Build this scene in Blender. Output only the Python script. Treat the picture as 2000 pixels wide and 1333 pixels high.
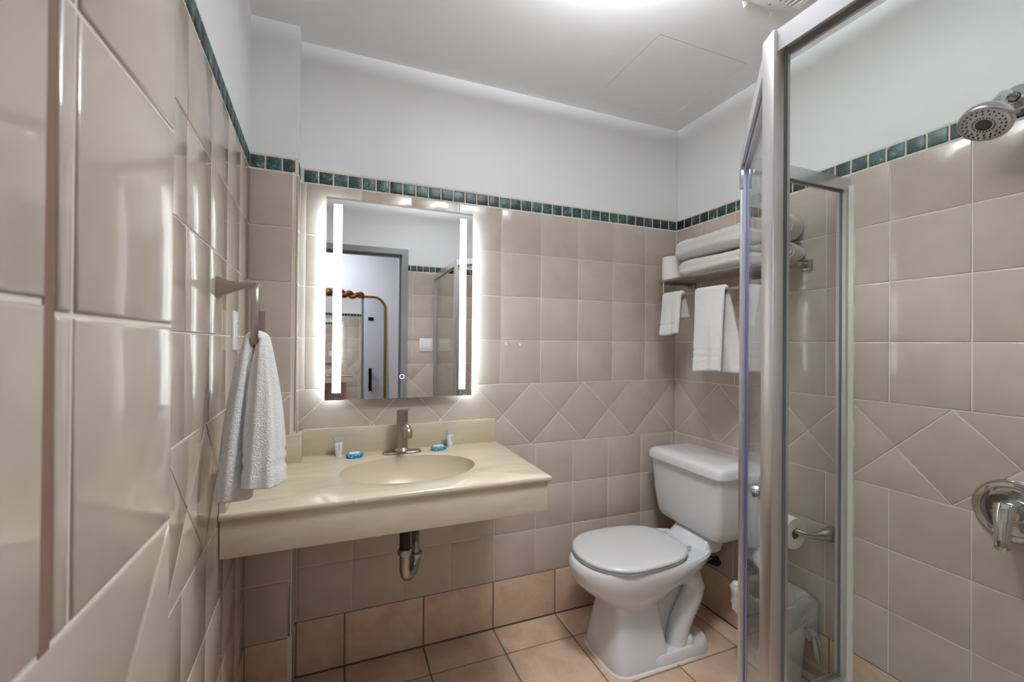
import bpy, bmesh, math, random
from mathutils import Vector, Matrix
random.seed(7)
for o in list(bpy.data.objects): bpy.data.objects.remove(o)
S = bpy.context.scene
COL = S.collection
R = math.radians

# ------------------------------------------------------------------ camera
CAM = Vector((0.0, -1.875, 1.3085))
YAW, PITCH, ROLL = 0.3780, 0.0053, 0.0088
def cam_basis():
    fw = Vector((math.sin(YAW), math.cos(YAW), 0)); rt = Vector((math.cos(YAW), -math.sin(YAW), 0)); up = Vector((0, 0, 1))
    F = fw*math.cos(PITCH) + up*math.sin(PITCH); U0 = up*math.cos(PITCH) - fw*math.sin(PITCH)
    Rr = rt*math.cos(ROLL) + U0*math.sin(ROLL); U = U0*math.cos(ROLL) - rt*math.sin(ROLL)
    return Rr, U, F
_r, _u, _f = cam_basis()
cd = bpy.data.cameras.new('camera'); cam = bpy.data.objects.new('camera', cd); COL.objects.link(cam)
m = Matrix((_r, _u, -_f)).transposed().to_4x4(); m.translation = CAM; cam.matrix_world = m
cd.sensor_width = 36; cd.lens = 844.86/2000*36; cd.clip_start = 0.01
cd.dof.use_dof = True; cd.dof.focus_distance = 1.7; cd.dof.aperture_fstop = 6.3
S.camera = cam

# ------------------------------------------------------------------ world, exposure
w = bpy.data.worlds.new('world'); S.world = w; w.use_nodes = True
w.node_tree.nodes['Background'].inputs[0].default_value = (0.9, 0.95, 1, 1)
w.node_tree.nodes['Background'].inputs[1].default_value = 0.25
S.view_settings.view_transform = 'Standard'; S.view_settings.look = 'None'
S.view_settings.exposure = 0.27; S.view_settings.gamma = 1; S.view_settings.use_curve_mapping = False

CEIL_W, CEIL_UP, BED_W, BED_UP = 9, 60, 10, 9          # powers (W) of the added, unseen lamps
LED_FRONT, LED_BACK, DOME_E = 1.7, 30.0, 1.6

# ------------------------------------------------------------------ materials
MATS = {}
def sr(r, g, b):
    f = lambda c: ((c/255+.055)/1.055)**2.4 if c/255 > .04045 else c/255/12.92
    return (f(r), f(g), f(b), 1)
def mat(name, col, rough=.5, metal=0, **kw):
    m = bpy.data.materials.new(name); m.use_nodes = True; MATS[name] = m
    b = m.node_tree.nodes['Principled BSDF']
    b.inputs['Base Color'].default_value = col; b.inputs['Roughness'].default_value = rough; b.inputs['Metallic'].default_value = metal
    for k, v in kw.items(): b.inputs[k].default_value = v
    return m
def nd(m, typ, **kw):
    n = m.node_tree.nodes.new(typ)
    for k, v in kw.items():
        if hasattr(n, k): setattr(n, k, v)
        else: n.inputs[k].default_value = v
    return n
def lk(m, a, b): m.node_tree.links.new(a, b)
def bsdf(m): return m.node_tree.nodes['Principled BSDF']
def rnd_noise(m, scale, detail=3, rough=.5, dist=0):
    """4D noise in object space, different on every object"""
    tc = nd(m, 'ShaderNodeTexCoord'); oi = nd(m, 'ShaderNodeObjectInfo')
    mu = nd(m, 'ShaderNodeMath', operation='MULTIPLY'); mu.inputs[1].default_value = 91.7; lk(m, oi.outputs['Random'], mu.inputs[0])
    n = nd(m, 'ShaderNodeTexNoise', noise_dimensions='4D'); n.inputs['Scale'].default_value = scale
    n.inputs['Detail'].default_value = detail; n.inputs['Roughness'].default_value = rough; n.inputs['Distortion'].default_value = dist
    lk(m, tc.outputs['Object'], n.inputs['Vector']); lk(m, mu.outputs[0], n.inputs['W'])
    return n, oi
def ramp(m, src, stops):
    r = nd(m, 'ShaderNodeValToRGB'); e = r.color_ramp.elements
    while len(e) < len(stops): e.new(.5)
    for el, (p, c) in zip(e, stops): el.position = p; el.color = c
    lk(m, src, r.inputs[0]); return r
def bump(m, src, strength, dist):
    b = nd(m, 'ShaderNodeBump'); b.inputs['Strength'].default_value = strength; b.inputs['Distance'].default_value = dist
    lk(m, src, b.inputs['Height']); lk(m, b.outputs[0], bsdf(m).inputs['Normal']); return b
def hsv_random(m, colsock, amt):
    """small brightness change from piece to piece"""
    oi = nd(m, 'ShaderNodeObjectInfo'); mr = nd(m, 'ShaderNodeMapRange')
    mr.inputs[3].default_value = 1-amt; mr.inputs[4].default_value = 1+amt
    lk(m, oi.outputs['Random'], mr.inputs[0]); h = nd(m, 'ShaderNodeHueSaturation')
    lk(m, mr.outputs[0], h.inputs['Value']); lk(m, colsock, h.inputs['Color']); lk(m, h.outputs[0], bsdf(m).inputs['Base Color'])

m = mat('paint', sr(241, 242, 244), .45)
n, _ = rnd_noise(m, 6, 5); bump(m, n.outputs[0], .12, .01)
m = mat('ceiling_paint', sr(243, 244, 246), .55)
n, _ = rnd_noise(m, 5, 5); bump(m, n.outputs[0], .12, .01)
m = mat('glazed_tile', sr(190, 176, 163), .10)
n, _ = rnd_noise(m, 9, 2); r = ramp(m, n.outputs[0], [(.3, sr(184, 170, 158)), (.7, sr(194, 181, 169))]); hsv_random(m, r.outputs[0], .035)
n2, _ = rnd_noise(m, 7, 2, .4); bump(m, n2.outputs[0], .15, .006)
m = mat('grout', sr(226, 220, 208), .8)
n, _ = rnd_noise(m, 60, 3); bump(m, n.outputs[0], .3, .002)
m = mat('floor_grout', sr(120, 108, 96), .9)
n, _ = rnd_noise(m, 80, 3); bump(m, n.outputs[0], .4, .002)
m = mat('terracotta_tile', sr(200, 170, 140), .38)
n, _ = rnd_noise(m, 9, 6, .62, .6); r = ramp(m, n.outputs[0], [(.3, sr(188, 156, 129)), (.5, sr(203, 176, 152)), (.72, sr(212, 193, 172))]); hsv_random(m, r.outputs[0], .05)
n2, _ = rnd_noise(m, 40, 4); bump(m, n2.outputs[0], .15, .002)
m = mat('green_marble', sr(30, 50, 46), .42, 0, **{'Specular IOR Level': .3})
n, oi = rnd_noise(m, 35, 6, .7, 1.6)
r = ramp(m, n.outputs[0], [(.30, sr(10, 18, 18)), (.48, sr(30, 54, 50)), (.58, sr(66, 88, 86)), (.68, sr(160, 174, 174))])
oi2 = nd(m, 'ShaderNodeObjectInfo'); mr = nd(m, 'ShaderNodeMapRange'); mr.inputs[3].default_value = .35; mr.inputs[4].default_value = 1.5
lk(m, oi2.outputs['Random'], mr.inputs[0]); h = nd(m, 'ShaderNodeHueSaturation'); lk(m, mr.outputs[0], h.inputs['Value']); lk(m, r.outputs[0], h.inputs['Color']); lk(m, h.outputs[0], bsdf(m).inputs['Base Color'])
n2, _ = rnd_noise(m, 120, 3); bump(m, n2.outputs[0], .3, .002)
def streaks(name, base, a, b, rough):
    m = mat(name, base, rough)
    tc = nd(m, 'ShaderNodeTexCoord'); mp = nd(m, 'ShaderNodeMapping'); mp.inputs['Scale'].default_value = (2.2, 9, 9); mp.inputs['Rotation'].default_value = (0, .25, .35)
    lk(m, tc.outputs['Object'], mp.inputs['Vector'])
    n = nd(m, 'ShaderNodeTexNoise'); n.inputs['Scale'].default_value = 1.6; n.inputs['Detail'].default_value = 7; n.inputs['Distortion'].default_value = .9
    lk(m, mp.outputs[0], n.inputs['Vector'])
    r = ramp(m, n.outputs[0], [(.35, a), (.55, base), (.7, b)]); lk(m, r.outputs[0], bsdf(m).inputs['Base Color'])
    return m
streaks('cream_marble', sr(202, 191, 168), sr(197, 184, 159), sr(209, 200, 180), .12)
streaks('apron_marble', sr(208, 197, 178), sr(201, 188, 168), sr(217, 208, 192), .3)
mat('basin_cream', sr(204, 190, 167), .32)
mat('porcelain', sr(216, 217, 219), .06, **{'Coat Weight': .4})
mat('seat_plastic', sr(208, 208, 208), .18)
mat('chrome', sr(205, 206, 210), .06, 1)
mat('worn_chrome', sr(170, 166, 160), .28, 1)
m = mat('brushed_nickel', sr(168, 158, 148), .3, 1)
n, _ = rnd_noise(m, 300, 2); bump(m, n.outputs[0], .05, .001)
mat('dark_bronze', sr(70, 52, 42), .4, .7)
m = mat('aluminium', sr(214, 214, 218), .25, .8)
mat('satin_aluminium', sr(208, 206, 206), .32, .9)
mat('jamb_aluminium', sr(205, 205, 206), .35, .4)
mat('rubber', sr(112, 116, 115), .5)
m = mat('purple_vinyl', sr(118, 118, 168), .3, 0, **{'Transmission Weight': .35})
mat('black', sr(12, 12, 13), .45)
mat('white_plastic', sr(232, 231, 228), .3)
mat('caulk', sr(222, 218, 208), .7)
mat('black_metal', sr(18, 18, 20), .4, .6)
mat('door_paint', sr(226, 227, 232), .5)
mat('frame_grey', sr(140, 142, 145), .4)
m = mat('terry', sr(238, 238, 236), .95, 0, **{'Sheen Weight': .35})
tc = nd(m, 'ShaderNodeTexCoord'); v = nd(m, 'ShaderNodeTexVoronoi'); v.inputs['Scale'].default_value = 420; lk(m, tc.outputs['Object'], v.inputs['Vector'])
n = nd(m, 'ShaderNodeTexNoise'); n.inputs['Scale'].default_value = 60; n.inputs['Detail'].default_value = 4; lk(m, tc.outputs['Object'], n.inputs['Vector'])
ad = nd(m, 'ShaderNodeMath', operation='ADD'); lk(m, v.outputs[0], ad.inputs[0]); lk(m, n.outputs[0], ad.inputs[1]); bump(m, ad.outputs[0], .9, .003)
m = mat('paper', sr(240, 239, 236), .9); n, _ = rnd_noise(m, 90, 3); bump(m, n.outputs[0], .3, .002)
mat('card', sr(150, 135, 112), .9)
mat('led', (1, 1, 1, 1), .5, 0, **{'Emission Color': (.95, .98, 1, 1), 'Emission Strength': LED_FRONT})
mat('led_back', (1, 1, 1, 1), .5, 0, **{'Emission Color': (.68, .86, 1, 1), 'Emission Strength': LED_BACK})
mat('touch_led', (.2, .3, 1, 1), .5, 0, **{'Emission Color': (.55, .6, 1, 1), 'Emission Strength': 2.0})
mat('added_lamp_glass', (1, 1, 1, 1), .4, 0, **{'Emission Color': (1, .98, .96, 1), 'Emission Strength': DOME_E})  # glow of the added bowl fixtures
mat('mirror_silver', (.93, .94, .94, 1), 0.0, 1)
mat('gold', sr(176, 128, 62), .32, 1)
mat('antique_gold', sr(112, 72, 36), .5, .6)
mat('clear_tube', sr(238, 240, 240), .15, 0, **{'Transmission Weight': .15, 'IOR': 1.2})
mat('grey_cap', sr(170, 174, 180), .35)
mat('print_grey', sr(150, 150, 155), .6)
m = mat('blue_wrap', sr(24, 140, 190), .25)
tc = nd(m, 'ShaderNodeTexCoord'); n = nd(m, 'ShaderNodeTexNoise'); n.inputs['Scale'].default_value = 260; n.inputs['Detail'].default_value = 3; lk(m, tc.outputs['Object'], n.inputs['Vector'])
r = ramp(m, n.outputs[0], [(.42, sr(14, 110, 165)), (.55, sr(40, 160, 205)), (.68, sr(190, 225, 240))]); lk(m, r.outputs[0], bsdf(m).inputs['Base Color']); bump(m, n.outputs[0], .4, .002)
mat('pale_print', sr(205, 226, 236), .4)
m = mat('bag_film', sr(236, 236, 238), .25, 0, **{'Transmission Weight': .25, 'Alpha': .86})
n, _ = rnd_noise(m, 30, 5, .6, 1.5); bump(m, n.outputs[0], .6, .01)
m = mat('bedroom_floor', sr(150, 128, 104), .4)
mat('shaded_grout', sr(124, 98, 82), .9)
mat('tan_trim', sr(178, 158, 138), .5)
mat('dark_gap', sr(40, 38, 36), .9)
# thin clear glass: straight-through plus Schlick reflection
g = bpy.data.materials.new('clear_glass'); g.use_nodes = True; MATS['clear_glass'] = g; nt = g.node_tree
nt.nodes.remove(nt.nodes['Principled BSDF']); out = nt.nodes['Material Output']
lw_ = nd(g, 'ShaderNodeLayerWeight'); lw_.inputs[0].default_value = .5
pw = nd(g, 'ShaderNodeMath', operation='POWER'); pw.inputs[1].default_value = 5; lk(g, lw_.outputs['Facing'], pw.inputs[0])
ma = nd(g, 'ShaderNodeMath', operation='MULTIPLY_ADD'); ma.inputs[1].default_value = .8; ma.inputs[2].default_value = .022; lk(g, pw.outputs[0], ma.inputs[0])
tr = nd(g, 'ShaderNodeBsdfTransparent'); tr.inputs[0].default_value = (.972, .985, .975, 1)
gl = nd(g, 'ShaderNodeBsdfGlossy'); gl.inputs['Roughness'].default_value = .0
mx = nd(g, 'ShaderNodeMixShader'); lk(g, ma.outputs[0], mx.inputs[0]); lk(g, tr.outputs[0], mx.inputs[1]); lk(g, gl.outputs[0], mx.inputs[2]); lk(g, mx.outputs[0], out.inputs[0])

# ------------------------------------------------------------------ mesh helpers
class MB:
    def __init__(s): s.v = []; s.f = []; s.mi = []
    def add(s, vs, fs, mi=0):
        k = len(s.v); s.v += [tuple(p) for p in vs]; s.f += [tuple(i+k for i in f) for f in fs]; s.mi += [mi]*len(fs); return s
    def box(s, a, b, mi=0):
        (x0, y0, z0), (x1, y1, z1) = [min(p, q) for p, q in zip(a, b)], [max(p, q) for p, q in zip(a, b)]
        vs = [(x, y, z) for z in (z0, z1) for y in (y0, y1) for x in (x0, x1)]
        return s.add(vs, [(0, 2, 3, 1), (4, 5, 7, 6), (0, 1, 5, 4), (2, 6, 7, 3), (0, 4, 6, 2), (1, 3, 7, 5)], mi)
    def rbox(s, a, b, r, seg=2, M=None):
        """box with rounded edges, optionally moved by M"""
        bm = bmesh.new(); bmesh.ops.create_cube(bm, size=1)
        d = [abs(q-p) for p, q in zip(a, b)]; c = [(p+q)/2 for p, q in zip(a, b)]
        bmesh.ops.scale(bm, vec=d, verts=bm.verts)
        bmesh.ops.bevel(bm, geom=bm.edges[:], offset=min(r, min(d)*.49), segments=seg, profile=.5, affect='EDGES')
        bmesh.ops.translate(bm, vec=c, verts=bm.verts)
        if M: bmesh.ops.transform(bm, matrix=M, verts=bm.verts)
        bm.verts.index_update()
        s.add([tuple(v.co) for v in bm.verts], [tuple(v.index for v in f.verts) for f in bm.faces]); bm.free(); return s
    def loft(s, rings, cap0=True, cap1=True, closed=True, mi=0):
        n = len(rings[0]); k = len(s.v); fs = []
        for i in range(len(rings)-1):
            for j in range(n if closed else n-1):
                a, b = i*n+j, i*n+(j+1) % n; fs.append((a, b, b+n, a+n))
        if cap0: fs.append(tuple(range(n-1, -1, -1)))
        if cap1: fs.append(tuple(range((len(rings)-1)*n, len(rings)*n)))
        return s.add([p for r in rings for p in r], fs, mi)
    def tube(s, path, r, n=12, cap=True, flat=None, up=None):
        """tube along a path; r number or list; flat=(a,b) gives an oval/rectangular section scale"""
        P = [Vector(p) for p in path]; k = len(P); rr = r if isinstance(r, (list, tuple)) else [r]*k
        T = [((P[min(i+1, k-1)]-P[max(i-1, 0)]).normalized()) for i in range(k)]
        u = Vector(up) if up else (Vector((0, 0, 1)) if abs(T[0].z) < .9 else Vector((1, 0, 0)))
        u = (u - T[0]*u.dot(T[0])).normalized(); rings = []
        for i in range(k):
            u = (u - T[i]*u.dot(T[i])).normalized(); b = T[i].cross(u)
            fa, fb = flat[i] if isinstance(flat, list) else (flat or (1, 1))
            ring = []
            for j in range(n):
                t = 2*math.pi*j/n; c, d = math.cos(t), math.sin(t)
                ring.append(P[i] + u*(rr[i]*fa*c) + b*(rr[i]*fb*d))
            rings.append(ring)
        return s.loft(rings, cap, cap)
    def lathe(s, prof, o, axis=(0, 0, 1), n=32, cap0=False, cap1=False):
        """prof: (radius, height) pairs along axis from origin o"""
        a = Vector(axis).normalized(); o = Vector(o); u = Vector((1, 0, 0)) if abs(a.x) < .9 else Vector((0, 1, 0))
        u = (u-a*u.dot(a)).normalized(); b = a.cross(u); rings = []
        for r, h in prof: rings.append([o+a*h+u*(r*math.cos(2*math.pi*j/n))+b*(r*math.sin(2*math.pi*j/n)) for j in range(n)])
        return s.loft(rings, cap0, cap1)
    def prism(s, poly, z0, z1):
        n = len(poly); return s.loft([[(x, y, z0) for x, y in poly], [(x, y, z1) for x, y in poly]])
    def bar(s, p, q, wd, z0, z1):
        """upright slab of width wd running from p to q in plan"""
        p, q = Vector((*p, 0)), Vector((*q, 0)); t = (q-p).normalized(); nrm = Vector((-t.y, t.x, 0))*wd/2
        return s.prism([tuple(c[:2]) for c in (p-nrm, q-nrm, q+nrm, p+nrm)], z0, z1)
    def mesh(s, name, smooth=35, mats=None):
        me = bpy.data.meshes.new(name); me.from_pydata(s.v, [], s.f); me.update()
        bm = bmesh.new(); bm.from_mesh(me); bmesh.ops.recalc_face_normals(bm, faces=bm.faces); bm.to_mesh(me); bm.free()
        if smooth:
            me.shade_smooth(); me.set_sharp_from_angle(angle=R(smooth))
        for mm in mats or []: me.materials.append(MATS[mm])
        if len(mats or []) > 1: me.polygons.foreach_set('material_index', s.mi)
        return me
def obj(name, me, parent=None, loc=None, **kw):
    o = bpy.data.objects.new(name, me); COL.objects.link(o)
    if parent: o.parent = parent
    if loc is not None: o.location = loc
    for k, v in kw.items(): o[k] = v
    return o
def part(name, mb, mt, parent, smooth=35, **kw):
    """mb in world coordinates; the parent Empty may sit anywhere"""
    me = mb.mesh(name, smooth, [mt]); o = obj(name, me, parent, **kw)
    if parent: o.matrix_parent_inverse = parent_world(parent).inverted()
    return o
def parent_world(p):
    M = p.matrix_basis.copy()
    while p.parent: M = p.parent.matrix_basis @ p.matrix_parent_inverse @ M; p = p.parent
    return M
def thing(name, label, cat, loc, group=None):
    o = obj(name, None, None, loc, label=label, category=cat); o.empty_display_size = .05
    if group: o['group'] = group
    return o
def single(name, mb, mt, label, cat, smooth=35, group=None, kind=None):
    o = obj(name, mb.mesh(name, smooth, [mt]), label=label, category=cat)
    # origin at the base centre
    me = o.data; xs = [v.co for v in me.vertices]; c = Vector(((min(p.x for p in xs)+max(p.x for p in xs))/2, (min(p.y for p in xs)+max(p.y for p in xs))/2, min(p.z for p in xs)))
    me.transform(Matrix.Translation(-c)); o.location = c
    if group: o['group'] = group
    if kind: o['kind'] = kind
    return o
def sring(cx, cy, z, a, b, e=2, n=40, af=None, ef=None):
    """superellipse ring; af / ef: half length and exponent toward -x"""
    out = []
    for j in range(n):
        t = 2*math.pi*j/n; c, d = math.cos(t), math.sin(t)
        aa, ee = (a, e) if c >= 0 else (af or a, ef or e)
        out.append((cx+aa*math.copysign(abs(c)**(2/ee), c), cy+b*math.copysign(abs(d)**(2/ee), d), z))
    return out
def arc(c, r, a0, a1, n, fn): return [fn(c[0]+r*math.cos(a0+(a1-a0)*i/n), c[1]+r*math.sin(a0+(a1-a0)*i/n)) for i in range(n+1)]

# ------------------------------------------------------------------ polygon tools for tiling
def clip(poly, a, b, c):
    """keep a*x+b*y<=c"""
    out = []
    for i in range(len(poly)):
        p, q = poly[i], poly[(i+1) % len(poly)]; dp, dq = a*p[0]+b*p[1]-c, a*q[0]+b*q[1]-c
        if dp <= 0: out.append(p)
        if (dp < 0 < dq) or (dq < 0 < dp):
            t = dp/(dp-dq); out.append((p[0]+t*(q[0]-p[0]), p[1]+t*(q[1]-p[1])))
    res = []
    for p in out:
        if not res or math.dist(p, res[-1]) > 1e-6: res.append(p)
    if len(res) > 1 and math.dist(res[0], res[-1]) < 1e-6: res.pop()
    return res
def area(p): return .5*sum(p[i][0]*p[(i+1) % len(p)][1]-p[(i+1) % len(p)][0]*p[i][1] for i in range(len(p)))
def inset(poly, d):
    n = len(poly); L = []
    for i in range(n):
        (x0, y0), (x1, y1) = poly[i], poly[(i+1) % n]; l = math.hypot(x1-x0, y1-y0); nx, ny = -(y1-y0)/l, (x1-x0)/l
        L.append((nx, ny, nx*x0+ny*y0+d))
    out = []
    for i in range(n):
        a, b = L[i-1], L[i]; det = a[0]*b[1]-a[1]*b[0]
        if abs(det) < 1e-6: out.append((poly[i][0]+b[0]*d, poly[i][1]+b[1]*d)); continue
        out.append(((a[2]*b[1]-a[1]*b[2])/det, (a[0]*b[2]-a[2]*b[0])/det))
    return out
TCACHE = {}
def tile(parent, poly, joint, mt, name='tile', face=0.0, th=.007, edge=.0026, minw=.006):
    if len(poly) < 3 or area(poly) < 0: poly = poly[::-1]
    if len(poly) < 3 or abs(area(poly)) < 1e-5: return
    xs = [p[0] for p in poly]; ys = [p[1] for p in poly]
    if min(max(xs)-min(xs), max(ys)-min(ys)) < minw+joint: return
    q = inset(poly, joint/2)
    if area(q) < 2e-5: return
    c = (sum(p[0] for p in q)/len(q), sum(p[1] for p in q)/len(q)); q = [(p[0]-c[0], p[1]-c[1]) for p in q]
    key = (mt, name, th, edge)+tuple((round(p[0], 4), round(p[1], 4)) for p in q)
    if key not in TCACHE:
        e = min(edge, .2*math.sqrt(area(q))); rings = []
        for d, z in ((0, -th), (0, -e*.75), (e*.3, -e*.25), (e, 0)): rings.append([(x, y, z) for x, y in (inset(q, d) if d else q)])
        mb = MB(); mb.loft(rings, cap0=False); me = mb.mesh(name, 50, [mt]); TCACHE[key] = me
    return obj(name, TCACHE[key], parent, (c[0], c[1], face))

# ------------------------------------------------------------------ room shell
T, G = .2043, .0032
ROW = [1.9310, 1.7296, 1.5264, 1.3232, 1.1200, .8314, .6282, .4234, .2143]   # course lines from the mosaic down to the base course
MOS0, MOS1 = 1.9335, 1.9855
ZC, WX, YF = 2.485, 1.7126, -2.05
def wall(name, origin, u, n, ulen, label, z1=ZC, tiled=True, thick=.1, u0=0.0, zsplit=1.990):
    """upright wall; local x along u, local y up, local z out of the wall into the room"""
    u, n = Vector(u).normalized(), Vector(n).normalized(); v = Vector((0, 0, 1))
    M = Matrix((u, v, n)).transposed().to_4x4(); M.translation = Vector(origin)
    mb = MB()
    if tiled:
        mb.box((u0, 0, -thick), (ulen, zsplit, -.014)); mb.box((u0, zsplit, -thick), (ulen, z1, -.0015))
    else: mb.box((u0, 0, -thick), (ulen, z1, 0))
    o = obj(name, mb.mesh(name, 0, ['paint']), kind='structure', label=label, category='wall'); o.matrix_world = M
    if tiled:
        gb = MB().box((u0, 0, -.0145), (ulen, zsplit, -.0022)); obj('grout_bed', gb.mesh('grout_bed', 0, ['grout']), o)
        db = MB().box((u0, 0, -.004), (ulen, ROW[8], -.0014)); obj('base_grout', db.mesh('base_grout', 0, ['floor_grout']), o)
    return o
def courses(wl, ua, ub, up_off, low_off, dia_off, base_off, mos=True, t=T, zshift=0, zmin=0.0, mos_off=None):
    """beige courses, the diamond band, the terracotta base course and the mosaic line on one wall between ua and ub"""
    def cols(off, p):
        k = math.floor((ua-off)/p); xs = []
        while off+k*p < ub: xs.append((max(ua, off+k*p), min(ub, off+(k+1)*p))); k += 1
        return [(a, b) for a, b in xs if b-a > .004]
    for i in list(range(0, 4))+list(range(5, 8)):
        for a, b in cols(up_off if i < 4 else low_off, t):
            tile(wl, [(a, ROW[i+1]+zshift), (b, ROW[i+1]+zshift), (b, ROW[i]), (a, ROW[i])], G, 'glazed_tile', minw=.004)
    z0, z1 = ROW[5], ROW[4]; zm = (z0+z1)/2; p = z1-z0; k = math.floor((ua-dia_off)/p)-1
    while dia_off+(k-1)*p < ub:
        c = dia_off+k*p
        for poly in ([(c-p/2, zm), (c, z0), (c+p/2, zm), (c, z1)], [(c, z0), (c+p, z0), (c+p/2, zm)], [(c, z1), (c+p/2, zm), (c+p, z1)]):
            q = clip(clip(poly, 1, 0, ub), -1, 0, -ua)
            if len(q) >= 3: tile(wl, q, G, 'glazed_tile', minw=.004)
        k += 1
    for a, b in cols(base_off, .3175):
        tile(wl, [(a, zmin), (b, zmin), (b, ROW[8]), (a, ROW[8])], .006, 'terracotta_tile', 'base_tile')
    if mos:
        for a, b in cols(ua if mos_off is None else mos_off, .0545):
            tile(wl, [(a, MOS0), (b, MOS0), (b, MOS1), (a, MOS1)], .0045, 'green_marble', 'mosaic_tile', .0012, .009, .005, minw=.008)

wb = wall('wall_back', (0, 0, 0), (1, 0, 0), (0, -1, 0), 1.82, 'back wall with beige tile, diamond band and white plaster above the green mosaic line', u0=-.42)
courses(wb, -.150, WX, .6888, .0545, WX, .028, mos_off=WX-.0545*40)
wr = wall('wall_right', (WX, 0, 0), (0, -1, 0), (-1, 0, 0), 2.15, 'right wall with beige tile behind the toilet and shower', u0=0)
courses(wr, 0, 2.05, .1752, .1752, 0, .170)
wf = wall('wall_front', (WX, YF, 0), (-1, 0, 0), (0, 1, 0), WX-.545, 'tiled wall beside the doorway with the light switches', u0=-.1)
courses(wf, 0, WX-.545, .10, .10, .12, .02)
# wall above the doorway
hd = MB().box((-.45, YF-.1, 2.117), (.546, YF, ZC)); o = obj('wall_over_door', hd.mesh('wall_over_door', 0, ['paint']), kind='structure', label='white plaster wall above the doorway', category='wall')
# left wall, a few degrees out of square
LA, LB = Vector((-.2538, -1.325, 0)), Vector((-.3079, -.085, 0))
lu = (LB-LA).normalized(); LLEN = (LB-LA).length; ln = Vector((lu.y, -lu.x, 0))
wl = wall('wall_left', LA, lu, ln, LLEN+.1, 'glossy beige tiled left wall with towel ring and outlet', u0=-.02)
courses(wl, 0, LLEN, LLEN-.2, LLEN-.2, LLEN-.335, LLEN-.24, t=.2, mos_off=LLEN-.0545*30)
def on_left(y, off=0.0, z=0.0):
    """point on the left wall at depth y, off metres out of it"""
    t = (y-LA.y)/(LB.y-LA.y); p = LA.lerp(LB, t)+ln*off; return Vector((p.x, p.y, z))
# jutting wall section next to the doorway
ED = .730
wn = wall('wall_left_near', (-.163, YF, 0), (0, 1, 0), (1, 0, 0), ED, 'jutting glossy tiled wall section beside the doorway', thick=.19)
def near_rows(a, b, dz):
    rr = [ROW[0]]+[z+dz for z in ROW[1:4]]+[ROW[4]]
    for i in range(4): tile(wn, [(a, rr[i+1]), (b, rr[i+1]), (b, rr[i]), (a, rr[i])], .0036, 'glazed_tile', edge=.0034)
    for i in range(5, 8): tile(wn, [(a, ROW[i+1]), (b, ROW[i+1]), (b, ROW[i]), (a, ROW[i])], .0036, 'glazed_tile', edge=.0034)
for a, b, dz in ((ED-.1825, ED, .001), (ED-.2035, ED-.1825, .001), (ED-.415, ED-.2105, .008), (ED-.618, ED-.415, .008), (0, ED-.618, .008)): near_rows(a, b, dz)
z0, z1 = ROW[5], ROW[4]; zm = (z0+z1)/2; p = z1-z0
for k in range(-3, 1):
    c = ED+k*p
    for poly in ([(c-p/2, zm), (c, z0), (c+p/2, zm), (c, z1)], [(c, z0), (c+p, z0), (c+p/2, zm)], [(c, z1), (c+p/2, zm), (c+p, z1)]):
        q = clip(clip(poly, 1, 0, ED), -1, 0, 0)
        if len(q) >= 3: tile(wn, q, .0036, 'glazed_tile', edge=.0034)
obj('dark_joint', MB().box((ED-.2125, ROW[8], -.003), (ED-.2015, 1.931, -.0016)).mesh('dark_joint', 0, ['shaded_grout']), wn)  # shade inside the deep joint put into the strip's brown colour
for k in range(3): tile(wn, [(max(0, ED-.3175*(k+1)), 0), (ED-.3175*k, 0), (ED-.3175*k, ROW[8]), (max(0, ED-.3175*(k+1)), ROW[8])], .006, 'terracotta_tile', 'base_tile')
for k in range(13): tile(wn, [(ED-.0545*(k+1), MOS0), (ED-.0545*k, MOS0), (ED-.0545*k, MOS1), (ED-.0545*(k+1), MOS1)], .0045, 'green_marble', 'mosaic_tile', .0012, .009, .005)
# pilaster in the back left corner
PX, PY = -.150, -.085
wp = wall('wall_pilaster', (-.42, PY, 0), (1, 0, 0), (0, -1, 0), .42+PX-.001, 'narrow tiled pilaster in the corner beside the lit mirror', thick=.085)
courses(wp, .1105, .42+PX-.008, .42+PX-.162, .42+PX-.162, .42+PX-.3, .42+PX-.17, mos_off=.42+PX-.1635)
ws = wall('wall_pilaster_side', (PX, PY, 0), (0, 1, 0), (1, 0, 0), .085, 'narrow side face of the corner pilaster', thick=.02)
courses(ws, .008, .084, .0, .0, .2, .0, mos_off=.008)
for zz0, zz1 in ((.972, 1.925), (.2143, .742)):
    mb = MB().rbox((PX-.009, PY-.0006, zz0), (PX+.0006, PY+.012, zz1), .003); part('corner_trim', mb, 'tan_trim', wp, label='tan edge strip')
# ceiling with the access panel opening
AX0, AX1, AY0, AY1 = 1.115, 1.570, -.560, -.105
mb = MB(); ga = .0016
for a, b in (((-.5, -2.16), (AX0-ga, .1)), ((AX1+ga, -2.16), (1.82, .1)), ((AX0-ga, -2.16), (AX1+ga, AY0-ga)), ((AX0-ga, AY1+ga), (AX1+ga, .1))):
    mb.box((*a, ZC), (*b, ZC+.08))
obj('ceiling', mb.mesh('ceiling', 0, ['ceiling_paint']), kind='structure', label='white painted plaster ceiling', category='ceiling')
mb = MB().box((AX0, AY0, ZC+.0004), (AX1, AY1, ZC+.012)); single('access_panel', mb, 'ceiling_paint', 'flush white square access hatch with thin dark outline in the ceiling', 'hatch', 0)
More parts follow.
